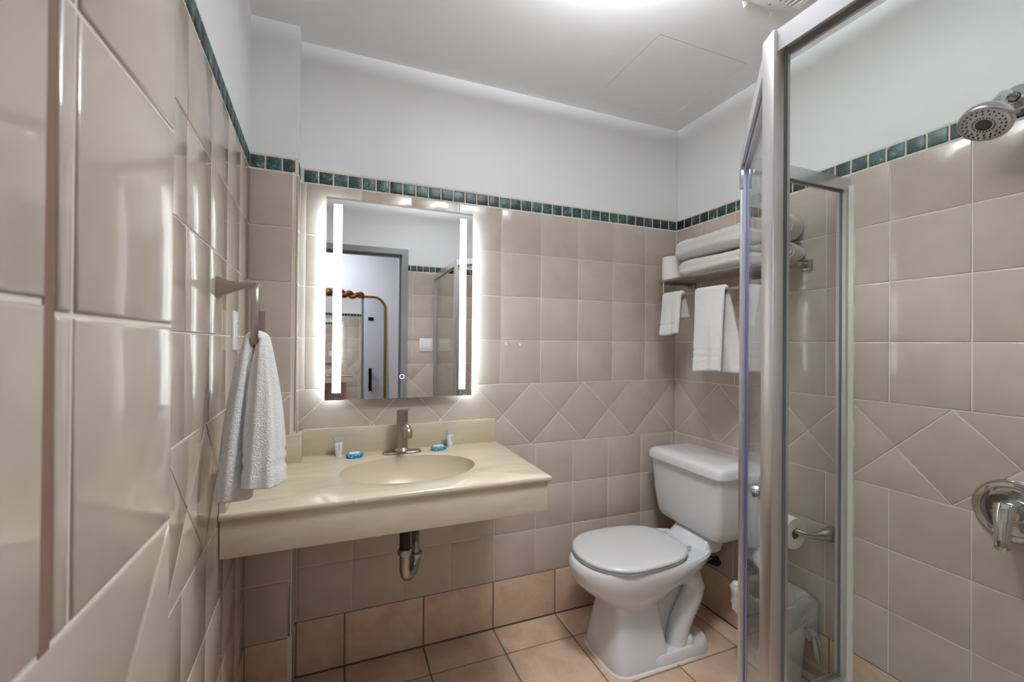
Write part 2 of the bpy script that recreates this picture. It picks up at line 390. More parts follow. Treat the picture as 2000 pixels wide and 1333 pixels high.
# floor
fl = obj('floor', MB().box((-.5, YF-.1, -.1), (1.82, .1, -.0035)).mesh('floor', 0, ['floor_grout']), kind='structure', label='floor of square terracotta coloured tiles with grey joints', category='floor')
FT = .3175
for i in range(-2, 6):
    for j in range(-1, 7):
        x0, y1 = .028+i*FT, -.17+FT-j*FT-FT
        q = [(x0, y1-FT+FT), (x0+FT, y1), (x0+FT, y1+FT), (x0, y1+FT)]; q[0] = (x0, y1)
        q = clip(q, 1, 0, WX-.001); q = clip(q, 0, 1, -.001) if len(q) >= 3 else q
        if len(q) >= 3: q = clip(q, 0, -1, -YF)
        if len(q) >= 3: q = clip(q, -1, 0, .27 if y1+FT > -1.34 else .163)
        if len(q) >= 3: tile(fl, q, .007, 'terracotta_tile', 'floor_tile', 0, .008, .0025)

# ------------------------------------------------------------------ bedroom behind the doorway (seen in the mirror)
BY = -3.36
def plain(name, a, b, mt, label, cat):
    return obj(name, MB().box(a, b).mesh(name, 0, [mt]), kind='structure', label=label, category=cat)
plain('wall_bedroom_back', (-2.3, BY-.1, 0), (2.6, BY, 2.6), 'paint', 'plain white bedroom wall behind the gold framed mirror', 'wall')
plain('wall_bedroom_left', (-2.4, BY, 0), (-2.3, YF-.1, 2.6), 'paint', 'plain white bedroom side wall beyond the doorway on the towel ring side', 'wall')
plain('wall_bedroom_right', (2.6, BY, 0), (2.7, YF-.1, 2.6), 'paint', 'plain white bedroom side wall beyond the doorway on the shower side', 'wall')
plain('ceiling_bedroom', (-2.4, BY-.1, 2.6), (2.7, YF-.1, 2.68), 'ceiling_paint', 'white bedroom ceiling beyond the doorway', 'ceiling')
plain('floor_bedroom', (-2.4, BY-.1, -.08), (2.7, YF-.1, 0), 'bedroom_floor', 'brown bedroom floor beyond the doorway', 'floor')
plain('wall_bedroom_front', (.546, YF-.16, 0), (2.6, YF-.1, 2.6), 'paint', 'bedroom face of the bathroom wall behind the sliding door', 'wall')
plain('wall_bedroom_front_left', (-2.3, YF-.16, 0), (-.17, YF-.1, 2.6), 'paint', 'bedroom face of the bathroom wall on the towel ring side', 'wall')
plain('wall_bedroom_front_top', (-.17, YF-.16, 2.12), (.546, YF-.1, 2.6), 'paint', 'bedroom face of the wall above the doorway', 'wall')
# grey door casing
mb = MB(); D0, D1 = YF-.165, YF+.012
mb.box((.492, D0, 0), (.546, D1, 2.12)); mb.box((-.205, D0, 0), (-.160, YF, 2.12)); mb.box((-.160, D0, 2.072), (.492, D1, 2.12))
mb.box((.478, YF-.09, 0), (.492, YF-.05, 2.06)); mb.box((-.160, YF-.09, 2.058), (.492, YF-.05, 2.072))
obj('trim_1', mb.mesh('trim_1', 0, ['frame_grey']), kind='structure', label='grey metal door casing around the doorway', category='door frame')

# ------------------------------------------------------------------ added lamps, unseen fixtures
def lamp(name, label, x, y, z, rad, down, up, spread, col):
    """added, unseen semi flush bowl light: glass bowl on a short stem, light thrown up to the ceiling and down through the bowl"""
    t = thing(name, label, 'light', (x, y, z)); zb_ = -.075
    part('canopy', MB().lathe([(0, 0), (.055, 0), (.055, -.010), (.03, -.022), (.009, -.024)], (x, y, z), n=32), 'brushed_nickel', t)
    part('stem', MB().lathe([(.008, -.02), (.008, zb_-.045)], (x, y, z), n=12), 'brushed_nickel', t)
    pr_ = [(rad*math.cos(a), zb_-.05*math.sin(a)) for a in [i*math.pi/2/10 for i in range(11)]]
    part('glass_bowl', MB().lathe(pr_, (x, y, z), n=40), 'added_lamp_glass', t, 80)
    part('finial', MB().lathe([(0, -.05), (.010, -.052), (.010, -.060), (0, -.066)], (x, y, z+zb_), n=16), 'brushed_nickel', t)
    for nm, e, zz, rx_, sp_ in (('down_fill', down, zb_-.07, 0, spread), ('up_fill', up, zb_+.004, math.pi, math.pi)):
        L = bpy.data.lights.new(nm, 'AREA'); L.shape = 'DISK'; L.size = rad*1.8; L.energy = e; L.color = col; L.spread = sp_
        lo = bpy.data.objects.new(nm, L); COL.objects.link(lo); lo.location = (0, 0, zz); lo.rotation_euler = (rx_, 0, 0); lo.parent = t
lamp('added_ceiling_light', 'added unseen glass bowl light imitating light bounced off the bathroom ceiling', .69, -1.05, ZC, .16, CEIL_W, CEIL_UP, R(125), (.945, .975, 1))  # added out of frame to imitate flash bounced off the ceiling
lamp('added_ceiling_light', 'added unseen glass bowl fill light on the bedroom ceiling beyond the doorway', -.35, -2.75, 2.6, .2, BED_W, BED_UP, R(170), (.88, .92, 1))  # added fill for the bedroom and the doorway

# ------------------------------------------------------------------ vanity
CZ, CF, CX1 = .862, -.572, .667
V = thing('vanity_top', 'cream cultured marble vanity counter with integral oval basin below the lit mirror', 'vanity', (.19, -.28, .74))
BC, BA, BB = (.237, -.300), .235, .171
def left_x(y): return on_left(y, .002).x
# slab with an oval hole: rings from the outline in to the basin lip
NB = 96; outl = []
poly = [(left_x(CF), CF), (CX1, CF), (CX1, -.001), (PX+.002, -.001), (PX+.002, PY-.002), (left_x(PY), PY-.002)]
def ray_poly(t):
    d = (math.cos(t)*BA, math.sin(t)*BB); best = None
    for i in range(len(poly)):
        (x0, y0), (x1, y1) = poly[i], poly[(i+1) % len(poly)]; ex, ey = x1-x0, y1-y0; det = d[0]*-ey+ex*d[1]
        if abs(det) < 1e-9: continue
        rx, ry = x0-BC[0], y0-BC[1]; s = (rx*-ey+ex*ry)/det; q = (d[0]*ry-d[1]*rx)/det
        if s > 0 and -1e-6 <= q <= 1+1e-6 and (best is None or s > best): best = s
    return best
angs = [2*math.pi*i/NB for i in range(NB)]
for px, py in poly: angs.append(math.atan2((py-BC[1])/BB, (px-BC[0])/BA) % (2*math.pi))
angs = sorted(angs); angs = [a for i, a in enumerate(angs) if i == 0 or a-angs[i-1] > .004]
O, I1, I2 = [], [], []
for a in angs:
    s = ray_poly(a); O.append((BC[0]+s*BA*math.cos(a), BC[1]+s*BB*math.sin(a)))
    I1.append((BC[0]+1.03*BA*math.cos(a), BC[1]+1.03*BB*math.sin(a))); I2.append((BC[0]+BA*math.cos(a), BC[1]+BB*math.sin(a)))
def pinch(p, d):   # rounded nose on the front and right edge
    return (min(p[0], CX1-d), max(p[1], CF+d))
rings = [[(x, y, CZ-.018) for x, y in I2], [(*pinch(p, .004), CZ-.018) for p in O], [(*p, CZ-.013) for p in O], [(*p, CZ-.005) for p in O], [(*pinch(p, .0015), CZ-.0015) for p in O], [(*pinch(p, .005), CZ) for p in O], [(*p, CZ) for p in I1], [(*p, CZ-.002) for p in I2], [(x, y, CZ-.018) for x, y in I2]]
sl = part('counter_slab', MB().loft(rings, False, False), 'cream_marble', V, 40)
# basin bowl
rings = []
for k in range(15):
    t = k/14*math.pi/2; s = math.cos(t)**.62 if k < 14 else .09; z = CZ-.002-.135*math.sin(t)**1.15
    s = max(s, .09); rings.append([(BC[0]+s*BA*math.cos(a), BC[1]+.01*(1-s)+s*BB*math.sin(a), z) for a in angs])
outer = [[(BC[0]+(x-BC[0])*1.05, BC[1]+(y-BC[1])*1.05, z-.012) for x, y, z in r] for r in rings]
bs = part('basin', MB().loft(rings+outer[::-1], False, False), 'basin_cream', V, 60)
part('drain_flange', MB().lathe([(0, .004), (.018, .004), (.024, .002), (.024, -.01)], (BC[0], BC[1]+.009, CZ-.137), n=24), 'chrome', bs)
part('backsplash', MB().rbox((PX+.003, -.021, CZ-.002), (.657, -.0005, .966), .003), 'cream_marble', V)
part('backsplash', MB().rbox((-.300, PY-.022, CZ-.002), (PX+.021, PY-.0005, .966), .003), 'cream_marble', V)
part('backsplash', MB().rbox((PX+.001, PY-.004, CZ-.002), (PX+.0205, -.002, .966), .003), 'cream_marble', V)
p0, p1 = on_left(CF+.012), on_left(PY-.02); mb = MB()
mb.prism([tuple((p0+ln*.001)[:2]), tuple((p0+ln*.016)[:2]), tuple((p1+ln*.016)[:2]), tuple((p1+ln*.001)[:2])], CZ-.002, .966)
part('side_splash', mb, 'cream_marble', V, 0)
part('apron', MB().rbox((left_x(CF)+.001, CF+.008, .744), (.655, CF+.027, CZ-.017), .002), 'apron_marble', V)
part('side_apron', MB().rbox((.636, CF+.026, .744), (.655, -.001, CZ-.017), .002), 'apron_marble', V)
# chip in the front edge
part('edge_chip', MB().lathe([(.006, 0), (.004, -.002), (0, -.0025)], (.045, CF-.0005, CZ-.006), (0, 1, .3), 10), 'caulk', sl)

F = thing('faucet', 'brushed nickel single handle faucet with oval deck plate on the vanity', 'faucet', (.237, -.082, CZ))
fx, fy = .237, -.082
def stadium(hl, hw, z, n=12):
    out = [(fx+hl+hw*math.cos(a), fy+hw*math.sin(a), z) for a in [-math.pi/2+math.pi*i/n for i in range(n+1)]]
    return out+[(fx-hl+hw*math.cos(a), fy+hw*math.sin(a), z) for a in [math.pi/2+math.pi*i/n for i in range(n+1)]]
part('deck_plate', MB().loft([stadium(.05, .027, CZ), stadium(.05, .027, CZ+.004), stadium(.049, .023, CZ+.008)]), 'brushed_nickel', F)
part('body', MB().lathe([(.030, .006), (.030, .012), (.0255, .018), (.0225, .022), (.0225, .128), (.0215, .129)], (fx, fy, CZ), n=32, cap1=True), 'brushed_nickel', F)
sp = MB().tube([(fx, fy-.005, CZ+.098), (fx+.003, fy-.03, CZ+.106), (fx+.006, fy-.055, CZ+.109), (fx+.008, fy-.078, CZ+.108), (fx+.010, fy-.092, CZ+.101), (fx+.0105, fy-.096, CZ+.092)], [.017, .017, .017, .017, .0165, .016], 16)
spo = part('spout', sp, 'brushed_nickel', F)
part('aerator', MB().lathe([(.016, 0), (.016, -.026), (.014, -.028), (0, -.027)], (fx+.010, fy-.094, CZ+.106), n=24), 'brushed_nickel', spo)
hn = part('handle', MB().lathe([(.0215, .130), (.0225, .131), (.0225, .165), (.0215, .171), (0, .172)], (fx, fy, CZ), n=32), 'brushed_nickel', F)
part('lever', MB().tube([(fx+.004, fy, CZ+.170), (fx+.02, fy-.004, CZ+.1735), (fx+.034, fy-.008, CZ+.176)], [.012, .010, .006], 12, flat=(.35, 1)), 'brushed_nickel', hn)

D = thing('drain_trap', 'chrome drain trap with black tailpiece under the vanity', 'pipe', (.222, -.25, .46))
part('tailpiece', MB().lathe([(.019, .0), (.019, .20)], (.222, -.30, .555), n=20, cap0=True, cap1=True), 'black', D)
def ytube(pts, r): return MB().tube([(.222+dx, y, z) for dx, y, z in pts], r, 16)
jb = [(0, -.30, .565), (0, -.30, .50)] + [(.024-.024*math.cos(math.pi*i/10), -.30+.033-.033*math.cos(math.pi*i/10), .50-.038*math.sin(math.pi*i/10)) for i in range(1, 10)] + [(.048, -.234, .50), (.048, -.234, .52)]
bend = part('j_bend', ytube(jb, .0185), 'worn_chrome', D)
part('slip_nut', MB().lathe([(.0235, 0), (.0255, .004), (.0255, .016), (.022, .022)], (.222, -.30, .552), n=10, cap0=True, cap1=True), 'worn_chrome', bend)
part('slip_nut', MB().lathe([(.0235, 0), (.0255, .004), (.0255, .014), (.022, .018)], (.270, -.234, .508), n=10, cap0=True, cap1=True), 'worn_chrome', bend)
wa = [(.048, -.234, .52), (.048, -.234, .535)] + [(.048+.006*i/8, -.234+.05-.05*math.cos(a), .535+.045*math.sin(a)) for i, a in enumerate([i*math.pi/16 for i in range(1, 9)])] + [(.058, -.10, .572), (.064, -.004, .562)]
part('wall_arm', ytube(wa, .016), 'worn_chrome', D)
part('wall_flange', MB().lathe([(.0, -.001), (.038, -.001), (.036, .006), (.02, .014), (.017, .016)], (.286, 0, .562), (0, -1, 0), 28), 'worn_chrome', D)

# toiletries on the counter
def tube_bottle(x, y, rz, label):
    t = thing('toiletry_tube', label, 'toiletry', (x, y, CZ), 'small clear toiletry tubes on the vanity'); M = Matrix.Translation((x, y, 0)) @ Matrix.Rotation(rz, 4, 'Z')
    rg = []
    for h, a, b, e in ((0, .011, .011, 2), (.012, .0112, .0112, 2), (.0122, .0125, .0125, 2), (.03, .0138, .0118, 2.2), (.055, .0165, .007, 2.6)):
        rg.append([tuple(M @ Vector(p)) for p in sring(0, 0, CZ+h, a, b, e, 28)])
    body = part('body', MB().loft(rg), 'clear_tube', t, 60)
    rg = [[tuple(M @ Vector(p)) for p in sring(0, 0, CZ+h, a, b, 4, 28)] for h, a, b in ((.055, .0168, .007), (.058, .0175, .0065), (.068, .0185, .003), (.074, .019, .0016))]
    part('crimped_end', MB().loft(rg), 'grey_cap', t, 50)
    for k in range(7):
        z = CZ+.024+k*.0036; mb = MB().box((-.002, -.0126, z), (.002, -.0115, z+.0022)); mb.v = [tuple(M @ Vector(p)) for p in mb.v]
        part('lettering', mb, 'print_grey', body, 0)
def soap(x, y, rz, label):
    t = thing('wrapped_soap', label, 'soap', (x, y, CZ), 'blue wrapped soap bars on the vanity'); M = Matrix.Translation((x, y, 0)) @ Matrix.Rotation(rz, 4, 'Z')
    rg = [[tuple(M @ Vector(p)) for p in sring(0, 0, CZ+h, a, b, 2.6, 40)] for h, a, b in ((0, .026, .021), (.003, .0295, .0235), (.012, .030, .024), (.0155, .028, .022), (.017, .024, .0185))]
    w_ = part('wrapper', MB().loft(rg), 'blue_wrap', t, 60)
    rg = [[tuple(M @ Vector(p)) for p in sring(0, 0, CZ+h, .0215, .016, 2.4, 40)] for h in (.0168, .0174)]
    part('label_print', MB().loft(rg), 'pale_print', w_)
    for k in range(18):
        a = 2*math.pi*k/18; c, s = math.cos(a), math.sin(a); mb = MB().tube([tuple(M @ Vector((.0303*math.copysign(abs(c)**.8, c), .0243*math.copysign(abs(s)**.8, s), CZ+z))) for z in (.002, .008, .014)], .0008, 5); part('pleat', mb, 'blue_wrap', w_)
tube_bottle(-.002, -.060, .15, 'small clear toiletry tube standing beside the soap nearer the towel ring')
soap(.057, -.093, .2, 'blue wrapped soap bar on the vanity nearer the towel ring')
tube_bottle(.441, -.052, .5, 'small clear toiletry tube standing beside the soap nearer the toilet')
soap(.386, -.084, .3, 'blue wrapped soap bar on the vanity nearer the toilet')

# ------------------------------------------------------------------ lit mirror
MX0, MX1, MZ0, MZ1, MY = -.055, .540, 1.078, 1.878, -.035
t = thing('lit_mirror', 'rectangular backlit mirror with two white light strips on the back wall', 'mirror', (.24, -.001, MZ0))
part('mirror_glass', MB().box((MX0, MY, MZ0), (MX1, MY+.005, MZ1)), 'mirror_silver', t, 0)
bk = part('back_box', MB().box((MX0+.05, MY+.0055, MZ0+.05), (MX1-.05, -.0005, MZ1-.05)), 'white_plastic', t, 0)
for x0, x1 in ((MX0+.010, MX0+.040), (MX1-.040, MX1-.010)):
    part('back_light', MB().box((x0, -.0298, MZ0+.02), (x1, -.0275, MZ1-.03)), 'led_back', bk, 0)
for x0, x1 in ((-.029, .004), (.482, .512)):
    part('light_strip', MB().box((x0, MY-.0006, 1.106), (x1, MY+.0005, 1.852)), 'led', t, 0, label='bright white vertical light strip')
ring = [(.240+.0088*math.cos(a), MY-.0004, 1.166+.0088*math.sin(a)) for a in [2*math.pi*i/32 for i in range(33)]]
part('touch_switch', MB().tube(ring, .0011, 6, False), 'touch_led', t, label='glowing violet touch ring')
def knob_plug(x, z, label):
    single('wall_plug', MB().lathe([(.0, .001), (.003, .001), (.0052, .0035), (.0062, .002), (.0066, -.001)], (x, 0, z), (0, -1, 0), 14), 'white_plastic', label, 'screw plug', group='white screw plugs in the wall tile')
knob_plug(.717, 1.306, 'small white plug in the wall tile nearer the lit mirror'); knob_plug(.786, 1.302, 'small white plug in the wall tile nearer the toilet')

# ------------------------------------------------------------------ towel ring, towel and outlet on the left wall
t = thing('towel_ring', 'brushed nickel towel ring with flared square mount on the glossy left wall', 'towel ring', on_left(-.605, 0, 1.40))
b0 = on_left(-.605, -.001, 1.441); rg = []
bu = lu; arm = [(0, .027, .027), (.004, .027, .027), (.012, .0235, .022), (.03, .0165, .015), (.055, .0115, .010), (.08, .0095, .0075), (.098, .009, .0065)]
for d, a, b in arm:
    c = b0+ln*d+Vector((0, -.085*(d/.098)**1.3, .004*(d/.098)))
    rg.append([tuple(c+bu*(a*math.copysign(abs(math.cos(q))**.5, math.cos(q)))+Vector((0, 0, 1))*(b*math.copysign(abs(math.sin(q))**.5, math.sin(q)))) for q in [2*math.pi*i/28 for i in range(28)]])
part('mount_arm', MB().loft(rg), 'brushed_nickel', t, 40)
rx = b0.x+.098; zt, zb = 1.443, 1.298; ya, yb = -.735, -.628
rp = [(rx-.012, -.672, zt+.002), (rx, -.688, zt+.002), (rx+.002, -.705, zt-.002), (rx+.003, -.718, zt-.016), (rx+.004, -.726, zt-.045), (rx+.005, -.732, zt-.09), (rx+.005, ya, zb+.02), (rx+.005, ya+.004, zb+.006), (rx+.005, ya+.018, zb), (rx+.005, -.68, zb), (rx+.005, yb-.018, zb), (rx+.005, yb-.005, zb+.006), (rx+.005, yb, zb+.02), (rx+.004, yb, zb+.085)]
part('ring', MB().tube(rp, .0075, 14, flat=(.5, 1.1), up=(0, 0, 1)), 'brushed_nickel', t, 50)
BRX = rx+.005
def lump(a, k, s): return math.sin(k*a+s)
# towel pulled through the ring: a loop over the lower bar, room side and wall side
def ring_towel():
    P = []
    NR, n = 92, 56; rings = []
    for i in range(NR):
        s = i/(NR-1)
        if s < .46:     # room side, going up
            q = s/.46; z = .985+(zb+.012-.985)*q; x = BRX+.026-.012*q**1.5; tk = .074-.050*q**2.2; wd = .165-.070*q**1.6; y = -.690-.055*(1-q)
            nrm = Vector((1, 0, 0)); tang = Vector((0, 0, 1))
        elif s < .54:   # over the bar
            a = math.pi*(s-.46)/.08; x = BRX+.014*math.cos(a); z = zb+.012+.012*math.sin(a); tk, wd, y = .023, .09, -.690
            nrm = Vector((math.cos(a), 0, math.sin(a)))
        else:           # wall side, going down
            q = (1-s)/.46; z = .945+(zb+.012-.945)*q; x = BRX-.036+.022*q**1.5; tk = .060-.037*q**2; wd = .165-.075*q**1.5; y = -.690-.025*(1-q)
            nrm = Vector((-1, 0, 0))
        rr = []
        for j in range(n):
            a = 2*math.pi*j/n; c, d = math.cos(a), math.sin(a)
            px = tk/2*math.copysign(abs(c)**.7, c); py = wd/2*math.copysign(abs(d)**.7, d)
            fold = (.0035*math.sin(5*a+1.2+2.5*s)+.0025*math.sin(9*a-4*s))*min(1, abs(s-.5)*8)
            hem = 0
            if s < .46:
                zz = z
                for b0_, b1_ in ((1.020, 1.032), (1.048, 1.060)):
                    if b0_ < zz < b1_: hem = -.0035
            px += fold*c*1.0+hem*c; py += fold*d*1.2
            sag = (.016*(py/wd) if s < .46 else .03*(py/wd))*(1-min(1, abs(s-.5)*0+ (s/.46 if s < .46 else (1-s)/.46)))
            v = Vector((x, y+py, z))+nrm*px + Vector((0, 0, -sag*1.5)); rr.append(tuple(v))
        rings.append(rr)
    mb = MB().loft(rings, False, False)
    for end, ringe in ((0, rings[0]), (1, rings[-1])):   # soft closed hems
        c = Vector((0, 0, 0))
        for p in ringe: c += Vector(p)
        c /= len(ringe); r2 = [tuple(c+(Vector(p)-c)*.86+Vector((0, 0, -.004))) for p in ringe]; r3 = [tuple(c+(Vector(p)-c)*.5+Vector((0, 0, -.003))) for p in ringe]
        mb.loft([ringe, r2, r3], False, True)
    return mb
single('hand_towel', ring_towel(), 'terry', 'white terry hand towel pulled through the towel ring', 'towel', 60)
# GFCI outlet
t = thing('wall_outlet', 'white rectangular outlet plate on the left wall behind the hanging towel', 'outlet', on_left(-.365, 0, 1.28))
Mo = Matrix((lu, Vector((0, 0, 1)), ln)).transposed().to_4x4(); Mo.translation = on_left(-.365, 0, 1.3395)
part('plate', MB().rbox((-.036, -.0585, -.001), (.036, .0585, .006), .003, 2, Mo), 'white_plastic', t)
fc = part('face', MB().rbox((-.0165, -.0335, .005), (.0165, .0335, .0085), .0015, 2, Mo), 'white_plastic', t)
for yy in (-.022, .022):
    for xx in (-.006, .006): part('slot', MB().rbox((xx-.001, yy-.004, .0082), (xx+.001, yy+.004, .0087), .0003, 1, Mo), 'dark_gap', fc)
part('test_button', MB().rbox((-.007, -.007, .008), (.007, -.001, .0095), .0008, 1, Mo), 'white_plastic', fc); part('reset_button', MB().rbox((-.007, .001, .008), (.007, .007, .0095), .0008, 1, Mo), 'white_plastic', fc)
for yy in (-.048, .048): part('screw', MB().rbox((-.003, yy-.003, .005), (.003, yy+.003, .0068), .001, 1, Mo), 'white_plastic', t)

# ------------------------------------------------------------------ toilet
TY = -.325
t = thing('toilet', 'white two piece toilet with closed lid against the right wall', 'toilet', (1.27, TY, 0))
def rg_(z, xf, xb, hw, e=2.2, ef=2.0, xc=None, n=56):
    xc = xc if xc is not None else xf+(xb-xf)*.4
    return sring(xc, TY, z, xb-xc, hw, e, n, xc-xf, ef)
mb = MB()
mb.loft([rg_(.19, 1.085, 1.27, .085, 2.4), rg_(.225, 1.05, 1.31, .108, 2.3), rg_(.265, .985, 1.37, .138), rg_(.305, .935, 1.43, .160), rg_(.335, .908, 1.49, .174, 2.4), rg_(.36, .896, 1.53, .181, 2.6), rg_(.385, .890, 1.545, .184, 2.8), rg_(.405, .892, 1.55, .183, 3), rg_(.414, .900, 1.545, .177, 3)])
# pedestal column, flat front with crisp corners
mb.loft([rg_(0, 1.012, 1.285, .146, 8, 4.4, 1.15), rg_(.012, 1.010, 1.285, .146, 8, 4.4, 1.15), rg_(.06, 1.020, 1.275, .134, 8, 4.4, 1.15), rg_(.15, 1.036, 1.262, .116, 8, 4.4, 1.15), rg_(.235, 1.05, 1.25, .103, 7, 4.2, 1.15), rg_(.27, 1.04, 1.26, .098, 4, 3.5, 1.15)])
# foot flange and rear web
mb.loft([rg_(0, 1.16, 1.512, .150, 4.5, 6, 1.33), rg_(.03, 1.16, 1.510, .149, 4.5, 6, 1.33), rg_(.043, 1.165, 1.502, .141, 4.5, 6, 1.33)])
mb.loft([rg_(.03, 1.2, 1.475, .058, 4, 4, 1.34), rg_(.12, 1.2, 1.47, .05, 4, 4, 1.34), rg_(.26, 1.2, 1.485, .052, 4, 4, 1.34), rg_(.36, 1.2, 1.51, .085, 4, 4, 1.34)])
for s in (-1, 1):      # the trapway shows as an S shaped bulge on both sides
    mb.tube([(1.33, TY+s*.062, .305), (1.39, TY+s*.072, .318), (1.435, TY+s*.078, .300), (1.450, TY+s*.08, .262), (1.435, TY+s*.082, .215), (1.395, TY+s*.085, .16), (1.365, TY+s*.086, .11), (1.352, TY+s*.086, .06), (1.350, TY+s*.086, .03)], [.04, .045, .047, .046, .045, .044, .044, .045, .047], 18)
bowl = part('bowl', mb, 'porcelain', t, 40)
for s in (-1, 1):
    part('bolt_cap', MB().lathe([(.0195, -.004), (.019, .012), (.017, .026), (.011, .034), (0, .0355)], (1.392, TY+s*.116, .042), n=20), 'porcelain', bowl)
part('floor_caulk', MB().loft([rg_(0.0005, 1.004, 1.516, .156, 4.5, 4.4, 1.2), rg_(.005, 1.008, 1.512, .152, 4.5, 4.4, 1.2)]), 'caulk', bowl)
lid_xf, lid_xb = .916, 1.405
def lidring(z, d, hw=.188): return sring(1.10, TY, z, lid_xb-1.10-d, hw-d, 3.1, 64, 1.10-lid_xf-d, 2.0)
part('seat', MB().loft([lidring(.4145, .012), lidring(.417, .006), lidring(.425, .006), lidring(.4275, .012)]), 'seat_plastic', t, 50)
part('lid', MB().loft([lidring(.428, .008), lidring(.430, .001), lidring(.436, -.001), lidring(.442, .003), lidring(.4455, .010), lidring(.447, .03), lidring(.4475, .08)]), 'seat_plastic', t, 60)
for s in (-1, 1):
    part('hinge', MB().tube([(1.412, TY+s*.062, .43), (1.412, TY+s*.092, .43)], .011, 14), 'seat_plastic', t)
def tankring(z, xf, xb, hw, ch, n=6):
    """rectangle with soft chamfered front corners"""
    q = [(xb, hw-.012), (xb-.012, hw), (xf+ch, hw), (xf+ch*.45, hw-ch*.14), (xf+ch*.14, hw-ch*.45), (xf, hw-ch), (xf, 0), (xf, -hw+ch), (xf+ch*.14, -hw+ch*.45), (xf+ch*.45, -hw+ch*.14), (xf+ch, -hw), (xb-.012, -hw), (xb, -hw+.012)]
    return [(x, TY+.01+y, z) for x, y in q]
part('tank', MB().loft([tankring(.455, 1.535, 1.66, .150, .04), tankring(.459, 1.505, 1.675, .172, .035), tankring(.472, 1.490, 1.685, .186, .032), tankring(.505, 1.480, 1.69, .195, .030), tankring(.60, 1.471, 1.695, .207, .028), tankring(.746, 1.463, 1.698, .216, .026)]), 'porcelain', t, 38)
part('tank_lid', MB().loft([tankring(.745, 1.453, 1.700, .223, .034), tankring(.748, 1.447, 1.702, .229, .036), tankring(.774, 1.447, 1.702, .229, .036), tankring(.788, 1.453, 1.701, .223, .036), tankring(.797, 1.470, 1.697, .208, .034), tankring(.8005, 1.50, 1.69, .180, .03)]), 'porcelain', t, 42)
part('tank_deck', MB().loft([rg_(.40, 1.45, 1.60, .115, 4, 4, 1.52), rg_(.43, 1.475, 1.62, .112, 4, 4, 1.54), rg_(.458, 1.51, 1.64, .11, 4, 4, 1.57)]), 'porcelain', t)
t2 = thing('water_shutoff', 'dark bronze oval water shutoff handle behind the toilet on the wall', 'valve', (WX-.02, -.29, .24))
part('escutcheon', MB().lathe([(.0, 0), (.022, 0), (.020, .006), (.012, .01)], (WX, -.285, .262), (-1, 0, 0), 24), 'dark_bronze', t2)
part('stem', MB().tube([(WX-.005, -.285, .262), (WX-.05, -.295, .268)], .009, 12), 'dark_bronze', t2)
hp = [(WX-.045+.006*math.cos(a), -.300+.052*math.cos(a), .275+.017*math.sin(a)+.012*math.cos(a)*-1) for a in [2*math.pi*i/28 for i in range(29)]]
part('oval_handle', MB().tube(hp, .0055, 8, False), 'dark_bronze', t2)
part('supply_hose', MB().tube([(WX-.04, -.255, .27), (WX-.05, -.235, .33), (WX-.055, -.225, .40), (WX-.06, -.23, .47)], .006, 8), 'worn_chrome', t2)

# ------------------------------------------------------------------ towel rack
RZ, RX = 1.625, 1.505
t = thing('towel_rack', 'brushed nickel hotel towel rack on the right wall above the toilet', 'rack', (WX, -.42, 1.54))
for y in (-.122, -.718):
    part('wall_mount', MB().rbox((WX-.012, y-.021, RZ-.021), (WX+.001, y+.021, RZ+.023), .002), 'brushed_nickel', t)
    part('side_arm', MB().rbox((RX-.006, y-.007, RZ-.012), (WX-.008, y+.007, RZ+.010), .002), 'brushed_nickel', t)
for k in range(5):
    x = RX+.002+k*.042; part('shelf_bar', MB().tube([(x, -.110, RZ+.002), (x, -.730, RZ+.002)], .0065 if k == 0 else .005, 12), 'brushed_nickel', t)
for y in (-.112, -.728): part('end_cap', MB().tube([(RX+.002, y-.009, RZ+.002), (RX+.002, y+.009, RZ+.002)], .0095, 16), 'brushed_nickel', t)
BZ = 1.545; BX = RX
for y in (-.140, -.700): part('hanger', MB().tube([(RX, y, RZ-.002), (RX+.004, y, BZ)], .0045, 10), 'brushed_nickel', t)
part('towel_bar', MB().tube([(BX, -.128, BZ), (BX, -.712, BZ)], .0075, 14), 'brushed_nickel', t)
for y in (-.128, -.712): part('bar_cap', MB().tube([(BX, y-.006, BZ), (BX, y+.006, BZ)], .0105, 14), 'brushed_nickel', t)

